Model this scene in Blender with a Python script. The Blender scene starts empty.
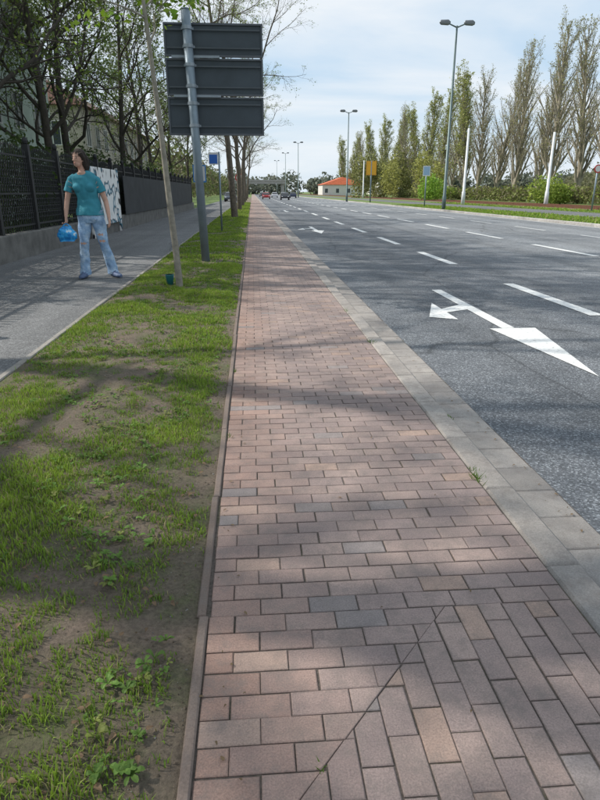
import bpy, math, random
import numpy as np
from mathutils import Vector, noise, kdtree, Matrix
random.seed(7); rng=np.random.default_rng(7)
scene=bpy.context.scene
scene.view_settings.view_transform='Standard'; scene.view_settings.look='None'; scene.view_settings.exposure=0
R=math.radians
# ------------------------------------------------------------ helpers
def link(o,parent=None):
    scene.collection.objects.link(o)
    if parent: o.parent=parent
    return o
def empty(name,loc=(0,0,0)):
    e=bpy.data.objects.new(name,None); e.empty_display_size=.2; e.location=loc; link(e); return e
def mesh_obj(name,verts,faces,mats=(),midx=None,parent=None,smooth=False,col=None,loc=None):
    me=bpy.data.meshes.new(name); me.from_pydata([tuple(v) for v in verts],[],[tuple(f) for f in faces])
    for m in mats: me.materials.append(m)
    if midx is not None: me.polygons.foreach_set('material_index',np.array(midx,dtype=np.int32))
    if smooth: me.polygons.foreach_set('use_smooth',[True]*len(me.polygons))
    if col is not None:
        a=me.color_attributes.new('Col','FLOAT_COLOR','POINT'); a.data.foreach_set('color',np.asarray(col,dtype=np.float32).ravel())
    me.update()
    o=bpy.data.objects.new(name,me)
    if loc: o.location=loc
    return link(o,parent)
def np_mesh(name,V,loops,starts,totals,mats,midx=None,col=None,smooth=False):
    me=bpy.data.meshes.new(name)
    me.vertices.add(len(V)); me.vertices.foreach_set('co',np.asarray(V,dtype=np.float32).ravel())
    me.loops.add(len(loops)); me.loops.foreach_set('vertex_index',np.asarray(loops,dtype=np.int32))
    me.polygons.add(len(starts)); me.polygons.foreach_set('loop_start',np.asarray(starts,dtype=np.int32))
    me.polygons.foreach_set('loop_total',np.asarray(totals,dtype=np.int32))
    for m in mats: me.materials.append(m)
    if midx is not None: me.polygons.foreach_set('material_index',np.asarray(midx,dtype=np.int32))
    if smooth: me.polygons.foreach_set('use_smooth',np.ones(len(starts),dtype=bool))
    if col is not None:
        a=me.color_attributes.new('Col','FLOAT_COLOR','POINT'); a.data.foreach_set('color',np.asarray(col,dtype=np.float32).ravel())
    me.update(calc_edges=True); me.validate()
    return me
class MB:
    def __init__(s): s.v=[];s.f=[];s.m=[]
    def add(s,vs,fs,m=0):
        b=len(s.v); s.v+= [tuple(v) for v in vs]; s.f+=[tuple(i+b for i in f) for f in fs]; s.m+=[m]*len(fs)
    def box(s,x0,x1,y0,y1,z0,z1,m=0,bev=0):
        if bev<=0:
            s.add([(x0,y0,z0),(x1,y0,z0),(x1,y1,z0),(x0,y1,z0),(x0,y0,z1),(x1,y0,z1),(x1,y1,z1),(x0,y1,z1)],
              [(0,3,2,1),(4,5,6,7),(0,1,5,4),(1,2,6,5),(2,3,7,6),(3,0,4,7)],m)
        else:
            b=bev
            vs=[(x0,y0,z0),(x1,y0,z0),(x1,y1,z0),(x0,y1,z0),(x0,y0,z1-b),(x1,y0,z1-b),(x1,y1,z1-b),(x0,y1,z1-b),
                (x0+b,y0+b,z1),(x1-b,y0+b,z1),(x1-b,y1-b,z1),(x0+b,y1-b,z1)]
            s.add(vs,[(0,1,5,4),(1,2,6,5),(2,3,7,6),(3,0,4,7),(4,5,9,8),(5,6,10,9),(6,7,11,10),(7,4,8,11),(8,9,10,11)],m)
    def tube(s,pts,rad,n=8,m=0,cap=True):
        pts=[Vector(p) for p in pts]; rings=[]
        for i,p in enumerate(pts):
            a=pts[max(i-1,0)];b=pts[min(i+1,len(pts)-1)]; t=(b-a).normalized()
            ref=Vector((1,0,0)) if abs(t.x)<.9 else Vector((0,1,0))
            u=(ref-t*ref.dot(t)).normalized(); w=t.cross(u)
            r=rad[i] if isinstance(rad,(list,tuple)) else rad
            rx,ry=(r if isinstance(r,(list,tuple)) else (r,r))
            rings.append([p+u*rx*math.cos(k*2*math.pi/n)+w*ry*math.sin(k*2*math.pi/n) for k in range(n)])
        vs=[v for r_ in rings for v in r_]; fs=[]
        for i in range(len(pts)-1):
            for k in range(n):
                k2=(k+1)%n; fs.append((i*n+k,i*n+k2,(i+1)*n+k2,(i+1)*n+k))
        if cap: fs.append(tuple(reversed(range(n)))); fs.append(tuple(range((len(pts)-1)*n,len(pts)*n)))
        s.add(vs,fs,m)
    def ell(s,c,r,m=0,nu=16,nv=10,rot=None):
        vs=[];fs=[]
        c=Vector(c)
        def P(x,y,z):
            v=Vector((x*r[0],y*r[1],z*r[2]))
            if rot: v=rot@v
            return c+v
        vs.append(P(0,0,-1))
        for j in range(1,nv):
            ph=-math.pi/2+math.pi*j/nv
            for i in range(nu):
                th=2*math.pi*i/nu; vs.append(P(math.cos(ph)*math.cos(th),math.cos(ph)*math.sin(th),math.sin(ph)))
        vs.append(P(0,0,1)); L=len(vs)-1
        for i in range(nu):
            i2=(i+1)%nu; fs.append((0,1+i2,1+i)); fs.append((L,1+(nv-2)*nu+i,1+(nv-2)*nu+i2))
            for j in range(nv-2): fs.append((1+j*nu+i,1+j*nu+i2,1+(j+1)*nu+i2,1+(j+1)*nu+i))
        s.add(vs,fs,m)
    def obj(s,name,mats,parent=None,smooth=False,loc=None): return mesh_obj(name,s.v,s.f,mats,s.m,parent,smooth,loc=loc)
# ------------------------------------------------------------ materials
def mat(name,base=(.5,.5,.5),rough=.8,metal=0,spec=None):
    m=bpy.data.materials.new(name); m.use_nodes=True
    b=m.node_tree.nodes['Principled BSDF']; b.inputs['Base Color'].default_value=(*base,1); b.inputs['Roughness'].default_value=rough
    b.inputs['Metallic'].default_value=metal
    if spec is not None: b.inputs['Specular IOR Level'].default_value=spec
    return m,m.node_tree,b
def N(nt,t,**k):
    n=nt.nodes.new(t)
    for a,v in k.items(): setattr(n,a,v)
    return n
def noise_n(nt,scale,detail=5,rough=.6,co=None,vec=None):
    if vec is None:
        tc=N(nt,'ShaderNodeTexCoord'); vec=tc.outputs['Object']
    n=N(nt,'ShaderNodeTexNoise'); n.inputs['Scale'].default_value=scale; n.inputs['Detail'].default_value=detail; n.inputs['Roughness'].default_value=rough
    nt.links.new(vec,n.inputs['Vector']); return n.outputs['Fac']
def ramp(nt,fac,stops):
    r=N(nt,'ShaderNodeValToRGB'); e=r.color_ramp.elements
    e[0].position=stops[0][0]; e[0].color=(*stops[0][1],1); e[1].position=stops[-1][0]; e[1].color=(*stops[-1][1],1)
    for p,c in stops[1:-1]:
        x=e.new(p); x.color=(*c,1)
    nt.links.new(fac,r.inputs[0]); return r.outputs[0]
def mix(nt,a,b,fac,mode='MIX'):
    m=N(nt,'ShaderNodeMix',data_type='RGBA',blend_type=mode)
    for s,v in ((m.inputs[6],a),(m.inputs[7],b),(m.inputs[0],fac)):
        if hasattr(v,'links') or hasattr(v,'node'): nt.links.new(v,s)
        elif isinstance(v,(tuple,list)): s.default_value=(*v,1)
        else: s.default_value=v
    return m.outputs[2]
def bump(nt,b,h,strength=.4,dist=.01):
    n=N(nt,'ShaderNodeBump'); n.inputs['Strength'].default_value=strength; n.inputs['Distance'].default_value=dist
    nt.links.new(h,n.inputs['Height']); nt.links.new(n.outputs[0],b.inputs['Normal'])
def simple(name,c,var=.25,scale=4,rough=.8,metal=0,bmp=0,fine=60):
    m,nt,b=mat(name,c,rough,metal)
    f=noise_n(nt,scale); lo=tuple(x*(1-var) for x in c); hi=tuple(min(1,x*(1+var)) for x in c)
    nt.links.new(ramp(nt,f,[(.3,lo),(.7,hi)]),b.inputs['Base Color'])
    if bmp: bump(nt,b,noise_n(nt,fine,3),bmp,.005)
    return m
def asphalt(name,dark,light,stone,speck_scale=160,left_shade=False):
    m,nt,b=mat(name,dark,.85)
    big=noise_n(nt,.5,6,.65); c=ramp(nt,big,[(.3,dark),(.7,light)])
    v=N(nt,'ShaderNodeTexVoronoi'); v.inputs['Scale'].default_value=speck_scale
    tc=N(nt,'ShaderNodeTexCoord'); nt.links.new(tc.outputs['Object'],v.inputs['Vector'])
    sep=N(nt,'ShaderNodeSeparateColor'); nt.links.new(v.outputs['Color'],sep.inputs[0])
    r=ramp(nt,sep.outputs[0],[(.0,(.5,.5,.5)),(.55,(.85,.85,.85)),(.82,(1.3,1.3,1.3)),(1,stone)])
    c2=mix(nt,c,r,1.0,'MULTIPLY')
    mp=N(nt,'ShaderNodeMapping'); mp.inputs['Scale'].default_value=(1.1,.02,1); nt.links.new(tc.outputs['Object'],mp.inputs[0])
    w=noise_n(nt,1.0,3,.6,vec=mp.outputs[0]); c3=mix(nt,c2,ramp(nt,w,[(.35,(.8,.8,.8)),(.65,(1.18,1.18,1.18))]),1.0,'MULTIPLY')
    c3=mix(nt,c3,ramp(nt,noise_n(nt,5,6,.75),[(.3,(.85,.85,.85)),(.7,(1.15,1.15,1.14))]),1.0,'MULTIPLY')
    if left_shade:
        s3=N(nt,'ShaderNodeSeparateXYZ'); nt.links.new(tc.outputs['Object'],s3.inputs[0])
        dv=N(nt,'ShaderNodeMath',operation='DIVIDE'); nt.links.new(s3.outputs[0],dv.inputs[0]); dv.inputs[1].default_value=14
        c3=mix(nt,c3,ramp(nt,dv.outputs[0],[(.375,(1,1,1)),(.382,(1.4,1.38,1.34)),(1,(1.6,1.57,1.5))]),1.0,'MULTIPLY')  # shade on the road's left painted into the colour: asphalt steps lighter rightwards
    mp2=N(nt,'ShaderNodeMapping'); mp2.inputs['Scale'].default_value=(1,.35,1); nt.links.new(tc.outputs['Object'],mp2.inputs[0])
    nn=N(nt,'ShaderNodeTexNoise'); nn.inputs['Scale'].default_value=1.6; nt.links.new(mp2.outputs[0],nn.inputs['Vector'])
    va=N(nt,'ShaderNodeTexVoronoi',feature='DISTANCE_TO_EDGE'); va.inputs['Scale'].default_value=.5
    nt.links.new(mix(nt,mp2.outputs[0],nn.outputs['Color'],.25),va.inputs['Vector'])
    c4=mix(nt,c3,ramp(nt,va.outputs['Distance'],[(0,(.55,.55,.55)),(.006,(1,1,1))]),1.0,'MULTIPLY')
    nt.links.new(c4,b.inputs['Base Color'])
    bump(nt,b,v.outputs['Distance'],.6,.004)
    return m
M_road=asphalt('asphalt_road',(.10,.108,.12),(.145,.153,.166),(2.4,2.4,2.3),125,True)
M_path=asphalt('asphalt_path',(.115,.117,.12),(.165,.165,.165),(1.6,1.6,1.6),130)
def paint():
    m,nt,b=mat('road_paint',(.75,.75,.74),.7)
    f=noise_n(nt,28,6,.75); c=ramp(nt,f,[(.33,(.2,.2,.2)),(.42,(.62,.62,.6)),(.7,(.8,.8,.78))]); nt.links.new(c,b.inputs['Base Color']); bump(nt,b,noise_n(nt,150,2),.4,.003); return m
M_paint=paint()
def colattr(name,rough=.9,fine=120,amt=.35,bmp=.5,grime=True,trans=0):
    m,nt,b=mat(name,(.3,.3,.3),rough)
    a=N(nt,'ShaderNodeVertexColor',layer_name='Col')
    c=a.outputs['Color']
    if fine:
        c=mix(nt,c,ramp(nt,noise_n(nt,fine,4,.7),[(.3,(1-amt,)*3),(.7,(1+amt,)*3)]),1.0,'MULTIPLY')
    if grime:
        c=mix(nt,c,ramp(nt,noise_n(nt,2.3,7,.7),[(.32,(.72,.72,.74)),(.6,(1.08,1.06,1.04))]),1.0,'MULTIPLY')
        c=mix(nt,c,(.165,.14,.125),ramp(nt,noise_n(nt,11,8,.8),[(.47,(0,0,0)),(.72,(.8,.8,.8))]))
    nt.links.new(c,b.inputs['Base Color'])
    if bmp: bump(nt,b,noise_n(nt,fine,4,.7),bmp,.003)
    if trans:
        out=nt.nodes['Material Output']; t=N(nt,'ShaderNodeBsdfTranslucent'); nt.links.new(c,t.inputs[0])
        ms=N(nt,'ShaderNodeMixShader'); ms.inputs[0].default_value=trans
        nt.links.new(b.outputs[0],ms.inputs[1]); nt.links.new(t.outputs[0],ms.inputs[2]); nt.links.new(ms.outputs[0],out.inputs[0])
        b.inputs['Specular IOR Level'].default_value=.25
    return m
M_brick=colattr('paver_brick',.85,220,.3,.6)
M_conc=colattr('kerb_concrete',.9,180,.25,.5)
M_grass=colattr('grass_blades',.7,0,0,0,False,.35)
M_leafc=colattr('leaf',.6,0,0,0,False,.35)
def soil(name,a,b_,c_):
    m,nt,b=mat(name,a,.95)
    f=noise_n(nt,3.2,8,.7); c=ramp(nt,f,[(.35,a),(.5,b_),(.65,c_)])
    c=mix(nt,c,ramp(nt,noise_n(nt,70,4,.8),[(.3,(.55,.55,.55)),(.7,(1.4,1.4,1.4))]),1.0,'MULTIPLY')
    nt.links.new(c,b.inputs['Base Color']); bump(nt,b,noise_n(nt,60,6,.8),.9,.02); return m
M_soil=soil('soil',(.20,.15,.115),(.16,.13,.09),(.12,.13,.055))
M_ground=soil('ground_grass',(.13,.16,.045),(.11,.17,.035),(.15,.2,.05))
M_joint=soil('joint_sand',(.15,.125,.105),(.16,.13,.11),(.12,.11,.07))
M_bark=simple('bark',(.12,.10,.075),.4,12,.95,bmp=.6)
M_barkdark=simple('bark_dark',(.05,.042,.033),.35,12,.95)
M_barky=simple('bark_young',(.24,.22,.18),.3,14,.9,bmp=.4)
M_barkpop=simple('bark_poplar',(.27,.24,.18),.25,3,.95)
M_galv=simple('galvanised_steel',(.20,.25,.29),.15,5,.5,.4)
M_signback=simple('sign_back',(.055,.07,.085),.15,3,.6,.2)
M_iron=simple('wrought_iron',(.02,.02,.022),.3,8,.6,.2)
M_wallc=simple('wall_concrete',(.13,.125,.115),.35,3,.95,bmp=.5)
# ------------------------------------------------------------ camera
f=601;pit=R(19.1);psi=math.atan(48/601*math.cos(pit))
cam=bpy.data.cameras.new('camera'); co=bpy.data.objects.new('camera',cam); link(co); scene.camera=co
cam.sensor_fit='VERTICAL'; cam.sensor_height=36; cam.lens=36*601/800; cam.clip_end=6000; cam.clip_start=.05
co.location=(0,0,1.2); co.rotation_euler=(R(90)-pit,0,-psi)
# ------------------------------------------------------------ light
az=math.atan2(-1,.22); el=R(43)
sd=Vector((math.sin(az)*math.cos(el),math.cos(az)*math.cos(el),math.sin(el)))
sl=bpy.data.lights.new('sun','SUN'); sl.energy=4.8; sl.angle=R(.6); sl.color=(1,.95,.87)
so=bpy.data.objects.new('sun',sl); link(so); so.rotation_euler=(-sd).to_track_quat('-Z','Y').to_euler(); so.location=(-20,5,30)
w=bpy.data.worlds.new('World'); scene.world=w; w.use_nodes=True; nt=w.node_tree
bg=nt.nodes['Background']; bg.inputs[1].default_value=.15
sky=N(nt,'ShaderNodeTexSky',sky_type='NISHITA'); sky.sun_disc=False; sky.sun_elevation=el; sky.sun_rotation=az; sky.dust_density=1.0; sky.air_density=1.0
tc=N(nt,'ShaderNodeTexCoord'); sx=N(nt,'ShaderNodeSeparateXYZ'); nt.links.new(tc.outputs['Generated'],sx.inputs[0])
mz=N(nt,'ShaderNodeMath',operation='MAXIMUM'); nt.links.new(sx.outputs[2],mz.inputs[0]); mz.inputs[1].default_value=0
ma=N(nt,'ShaderNodeMath',operation='ADD'); nt.links.new(mz.outputs[0],ma.inputs[0]); ma.inputs[1].default_value=.16
dx=N(nt,'ShaderNodeMath',operation='DIVIDE'); dy=N(nt,'ShaderNodeMath',operation='DIVIDE')
nt.links.new(sx.outputs[0],dx.inputs[0]);nt.links.new(ma.outputs[0],dx.inputs[1]);nt.links.new(sx.outputs[1],dy.inputs[0]);nt.links.new(ma.outputs[0],dy.inputs[1])
cx=N(nt,'ShaderNodeCombineXYZ'); nt.links.new(dx.outputs[0],cx.inputs[0]); nt.links.new(dy.outputs[0],cx.inputs[1])
mp=N(nt,'ShaderNodeMapping'); mp.inputs['Scale'].default_value=(.9,1.25,1); mp.inputs['Location'].default_value=(3.1,1.7,0); nt.links.new(cx.outputs[0],mp.inputs[0])
cn=N(nt,'ShaderNodeTexNoise'); cn.inputs['Scale'].default_value=1.0; cn.inputs['Detail'].default_value=9; cn.inputs['Roughness'].default_value=.52; cn.inputs['Distortion'].default_value=.4
nt.links.new(mp.outputs[0],cn.inputs['Vector'])
cf=ramp(nt,cn.outputs['Fac'],[(.36,(.05,.05,.05)),(.50,(.5,.5,.5)),(.64,(.9,.9,.9))])
skyb=mix(nt,sky.outputs[0],(3.6,4.9,6.2),.8)
cc=mix(nt,skyb,(5.9,6.2,6.5),cf)
hz=ramp(nt,mz.outputs[0],[(0,(.7,.7,.7)),(.16,(0,0,0))])
cc=mix(nt,cc,(5.5,6.0,6.4),hz)
nt.links.new(cc,bg.inputs[0])
# ------------------------------------------------------------ ground sheets
def sheet(name,x0,x1,y0,y1,z,m): return mesh_obj(name,[(x0,y0,z),(x1,y0,z),(x1,y1,z),(x0,y1,z)],[(0,1,2,3)],[m])
sheet('ground',-3000,3000,-400,4000,-.15,M_ground)
XE=-.163; XP=.96; XK=1.09; XG=1.28; RZ=-.07
ZB=-.012
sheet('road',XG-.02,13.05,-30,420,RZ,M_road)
b=MB(); b.box(-4.5,-1.76,-30,420,-.14,-.004); b.obj('footpath',[M_path])
b=MB(); b.box(XE-.03,XP+.004,-5,420,-.14,-.0045); b.obj('cycle_path_bed',[M_joint])
SX0,SX1=-1.725,-.188
def soilz(x,y):
    e=min(1,min((x-SX0),(SX1-x))/(SX1-SX0)*5); return -.004+e*(.02+.035*noise.noise(Vector((x*1.8,y*1.5,0)))+.018*noise.noise(Vector((x*9,y*9,3))))
nx,ny=24,560; vs=[];fs=[]
for j in range(ny+1):
    y=-2+ (j/ny)**2.2*150
    for i in range(nx+1):
        x=SX0+i/nx*(SX1-SX0); vs.append((x,y,soilz(x,y)))
for j in range(ny):
    for i in range(nx):
        a=j*(nx+1)+i; fs.append((a,a+1,a+nx+2,a+nx+1))
mesh_obj('grass_verge_soil',vs,fs,[M_soil],smooth=True)
b=MB(); b.box(-1.73,-.2,148,420,-.1,-.01); b.obj('grass_verge_far',[M_ground])
# ------------------------------------------------------------ brick pavers
BL,BW=.15,.075
def clip(poly,a,bb,c):
    out=[]
    for i in range(len(poly)):
        p=poly[i];q=poly[(i+1)%len(poly)]; dp=a*p[0]+bb*p[1]+c; dq=a*q[0]+bb*q[1]+c
        if dp>=0: out.append(p)
        if (dp>=0)!=(dq>=0):
            t=dp/(dp-dq); out.append((p[0]+t*(q[0]-p[0]),p[1]+t*(q[1]-p[1])))
    return out
V=[];F=[];C=[]
YT=round(1.5/BW)*BW
lx,ly=(.56-.143),(1.5-1.0)
def brick(poly,z=0):
    if len(poly)<3: return
    A=0
    for i in range(len(poly)):
        p=poly[i];q=poly[(i+1)%len(poly)];A+=p[0]*q[1]-q[0]*p[1]
    if abs(A)/2<.0003: return
    cxx=sum(p[0] for p in poly)/len(poly); cyy=sum(p[1] for p in poly)/len(poly)
    dz=random.gauss(0,.0006); tx=random.gauss(0,.007); ty=random.gauss(0,.010)
    wx=max((p[0] for p in poly))-min(p[0] for p in poly); wy=max(p[1] for p in poly)-min(p[1] for p in poly)
    g=.0012+random.random()*.001; bv=.003
    jx=random.gauss(0,.0009); jy=random.gauss(0,.0009)
    def sc(p,d): return (cxx+jx+(p[0]-cxx)*(1-2*d/max(wx,.02)), cyy+jy+(p[1]-cyy)*(1-2*d/max(wy,.02)))
    n=len(poly); base=len(V)
    und=.005*noise.noise(Vector((cxx*1.2,cyy*.9,8)))
    t=random.random(); edge=max(0,1-(cxx-XE)/.40)*(.6+.8*(noise.noise(Vector((cyy*1.3,2,0)))+.3)); edge=min(1,max(0,edge))
    col=np.array([.315,.24,.212])*(1-t)+np.array([.265,.205,.19])*t
    col=col*(1-edge*.6)+np.array([.35,.20,.14])*edge*.6
    if random.random()<.04: col=np.array([.25,.215,.205])
    if random.random()<.05: col=np.array([.34,.245,.20])
    far=min(1,max(0,(cyy-3)/20)); col=col*(1-.35*far)+np.array([.32,.24,.205])*.35*far
    col*=random.uniform(.92,1.08)
    for lvl in range(3):
        for p in poly:
            if lvl==0: q=sc(p,g); zz=ZB-.02
            elif lvl==1: q=sc(p,g); zz=-.002
            else: q=sc(p,g+bv); zz=0
            zz+=dz+und*.4+tx*(q[0]-cxx)+ty*(q[1]-cyy) if lvl else 0
            V.append((q[0],q[1],zz+z)); C.append((*(col*(.8 if lvl<2 else 1)),1))
    for i in range(n):
        i2=(i+1)%n
        F.append((base+i,base+i2,base+n+i2,base+n+i)); F.append((base+n+i,base+n+i2,base+2*n+i2,base+2*n+i))
    F.append(tuple(base+2*n+i for i in range(n)))
def rect(x0,x1,y0,y1): return [(x0,y0),(x1,y0),(x1,y1),(x0,y1)]
nr=int(95/BW)
for r in range(0,nr):
    y0=r*BW; off=(r%2)*BL/2+ random.gauss(0,.002)
    k=-1
    while True:
        x0=XE+.004+k*BL+off; x1=x0+BL; k+=1
        if x0>=XP: break
        x0=max(x0,XE+.004); x1=min(x1,XP)
        if x1-x0<.02: continue
        poly=rect(x0,x1,y0,y0+BW)
        if y0+1e-5<YT: poly=clip(poly,-ly,lx,(ly*.143-lx*1.0))
        brick(poly)
ncol=int((XP)/BW)+2
for cI in range(ncol):
    x1=XP-cI*BW; x0=x1-BW
    y=-.0+((cI%2)*BL/2)
    y-=BL
    while y<YT:
        y1=min(y+BL,YT)
        if y1-max(y,0)>.02:
            poly=clip(rect(x0,x1,y,y1),ly,-lx,-(ly*.143-lx*1.0)); brick(poly)
        y+=BL
mesh_obj('cycle_path',V,F,[M_brick],col=C)
sheet('cycle_path_far',XE+.01,XP,95.2,420,.0,M_brick)
a=bpy.data.objects['cycle_path_far'].data.color_attributes.new('Col','FLOAT_COLOR','POINT'); a.data.foreach_set('color',[.31,.235,.20,1]*4)
def kerb(name,x0,x1,ztop,seg,y1,jit,colr,bev=.008,y0=0,tilt=0,zb=-.14):
    V2=[];F2=[];C2=[]; y=y0
    while y<y1:
        L=seg if y<60 else seg*4
        j=random.gauss(0,jit); z=ztop+random.gauss(0,jit*.6); c=np.array(colr)*random.uniform(.85,1.12); g=.002
        bx=MB(); bx.box(x0+j+.002,x1+j-.002,y+g,y+L-g,zb,z,0,bev)
        bse=len(V2); V2+=bx.v; F2+=[tuple(i+bse for i in q) for q in bx.f]; C2+=[(*c,1)]*len(bx.v); y+=L
    return mesh_obj(name,V2,F2,[M_conc],col=C2)
kerb('kerb_stone',XP+.003,XK,.003,.56,400,.0015,(.32,.295,.27),.010)
kerb('gutter',XK+.002,XG,-.022,.225,400,.002,(.29,.27,.25),.005)
sheet('gutter_bed',XK-.01,XG+.01,-5,420,-.034,M_joint)
kerb('path_edging',XE-.03,XE+.001,.008,.75,400,.002,(.19,.145,.12),.004)
kerb('footpath_edging',-1.77,-1.715,.008,.75,400,.004,(.27,.255,.23),.006)
kerb('median_kerb',13.03,13.18,.05,1.0,400,.003,(.40,.39,.37),.015)
# ------------------------------------------------------------ road markings
mk=MB()
def quad(pts): mk.add([(x,y,RZ+.005) for x,y in pts],[tuple(range(len(pts)))])
def arrow(ox,oy,s=1):
    quad([(ox-.065,oy-2.45),(ox+.065,oy-2.45),(ox+.065,oy),(ox-.065,oy)])
    quad([(ox,oy-4.1),(ox+.27,oy-2.46),(ox-.19,oy-2.46)])
    quad([(ox-.066,oy-1.45),(ox-.066,oy-1.15),(ox-.35,oy-1.4),(ox-.35,oy-1.6)])
    quad([(ox-.351,oy-1.0),(ox-.62,oy-1.85),(ox-.351,oy-2.0)])
arrow(2.48,8.1); arrow(2.2,24.0); arrow(2.3,46)
for k,(y0,y1) in enumerate([(6.2,8.6),(11.1,13.5),(15.6,18.1),(20.4,23.0),(25.5,28),(30.5,33),(36,39)]+[(42+i*6,45+i*6) for i in range(25)]):
    quad([(3.62,y0),(3.78,y0),(3.78,y1),(3.62,y1)])
for i in range(34):
    y0=7.3+i*5.02; quad([(7.05,y0),(7.2,y0),(7.2,y0+3),(7.05,y0+3)])
for i in range(34):
    y0=6+i*5; quad([(10.1,y0),(10.2,y0),(10.2,y0+2.6),(10.1,y0+2.6)])
quad([(12.75,5),(12.85,5),(12.85,300),(12.75,300)])
mk.obj('road_markings',[M_paint])
# ------------------------------------------------------------ right side strips
b=MB(); b.box(13.18,16.5,-30,400,-.14,.03); b.obj('median_grass',[M_ground])
b=MB(); b.box(16.5,20,-30,400,-.14,.034); b.obj('side_road',[M_path])
b=MB(); b.box(20,22.5,-30,400,-.14,.05); b.obj('tram_verge',[M_ground])
M_ball=soil('ballast',(.17,.11,.08),(.2,.14,.10),(.14,.11,.08)); M_rust=simple('rail_rust',(.15,.07,.04),.3,6,.6,.5)
b=MB(); b.box(22.5,28.5,-30,400,-.14,.06); b.obj('tram_ballast',[M_ball])
b=MB()
for x in (23.4,24.9,26,27.5): b.box(x,x+.08,-30,400,.05,.17)
b.obj('tram_rails',[M_rust])
b=MB(); b.box(28.5,60,-30,400,-.14,.05); b.obj('far_grass',[M_ground])
# ------------------------------------------------------------ grass
def blades(name,xr,yr,dens,h,wd,thr,seed,colf=None,zf=None,lean=.55):
    r=np.random.default_rng(seed); n=int((xr[1]-xr[0])*(yr[1]-yr[0])*dens)
    X=r.uniform(*xr,n);Y=r.uniform(*yr,n); keep=np.zeros(n,bool);Z=np.zeros(n);H=np.zeros(n);T=np.zeros(n)
    for i in range(n):
        p=Vector((X[i]*1.5,Y[i]*1.3,1)); q=noise.noise(p)+.55*noise.noise(Vector((X[i]*6,Y[i]*6,5)))
        q2=noise.noise(Vector((X[i]*16,Y[i]*16,9)))
        e=xr[1]-X[i]
        if e<.12: q-= (.12-e)*3.5
        if q+ .55*q2+r.uniform(-.28,.28)>thr:
            keep[i]=True; Z[i]=zf(X[i],Y[i]) if zf else 0; H[i]=.5+.9*max(0,q+.2)+.8*max(0,q2); T[i]=q+.5*noise.noise(Vector((X[i]*3.1,Y[i]*3.1,33)))
    X,Y,Z,H,T=X[keep],Y[keep],Z[keep],H[keep],T[keep]; n=len(X)
    hh=h*H*r.uniform(.4,1.3,n); th=r.uniform(0,2*np.pi,n); ln=hh*r.uniform(.1,1,n)*lean*1.6
    ux,uy=np.cos(th),np.sin(th); ww=wd*r.uniform(.6,1.3,n); fa=r.uniform(0,np.pi,n); px,py=np.cos(fa)*ww/2,np.sin(fa)*ww/2
    P=np.zeros((n,5,3))
    P[:,0]=np.c_[X-px,Y-py,Z-.005];P[:,1]=np.c_[X+px,Y+py,Z-.005]
    mx,my,mz_=X+ux*ln*.35,Y+uy*ln*.35,Z+hh*.6
    P[:,2]=np.c_[mx+px*.85,my+py*.85,mz_];P[:,3]=np.c_[mx-px*.85,my-py*.85,mz_]
    P[:,4]=np.c_[X+ux*ln,Y+uy*ln,Z+hh*(1-.25*ln/np.maximum(hh,1e-4)*.6)]
    b0=(np.arange(n)*5)[:,None]
    loops=np.concatenate([b0+np.array([0,1,2,3]),b0+np.array([3,2,4])],1).ravel()
    starts=(np.arange(n)*7)[:,None]+np.array([0,4]); tot=np.tile([4,3],n)
    g1=np.array([.27,.38,.05]);g2=np.array([.15,.26,.04]);g3=np.array([.36,.31,.15])
    t=np.clip(.5+T*.8+r.normal(0,.25,n),0,1)[:,None]; c=g2*(1-t)+g1*t; dry=r.random(n)<.09; c[dry]=g3; c*=r.uniform(.75,1.25,n)[:,None]
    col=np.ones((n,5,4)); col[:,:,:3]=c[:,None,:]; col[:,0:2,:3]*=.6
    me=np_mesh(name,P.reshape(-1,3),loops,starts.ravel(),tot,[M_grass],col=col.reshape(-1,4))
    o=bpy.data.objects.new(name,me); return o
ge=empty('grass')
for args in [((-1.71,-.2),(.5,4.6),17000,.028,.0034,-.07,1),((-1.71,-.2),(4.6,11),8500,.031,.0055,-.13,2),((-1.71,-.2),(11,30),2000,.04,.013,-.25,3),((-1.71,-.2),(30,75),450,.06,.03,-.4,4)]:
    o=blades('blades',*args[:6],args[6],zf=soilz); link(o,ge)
for args in [((13.2,16.4),(20,60),120,.09,.04,-.5,5),((20,22.4),(25,70),60,.12,.06,-.5,6)]:
    o=blades('blades_median',*args[:6],args[6],zf=lambda x,y:.03); link(o,ge)
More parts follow.
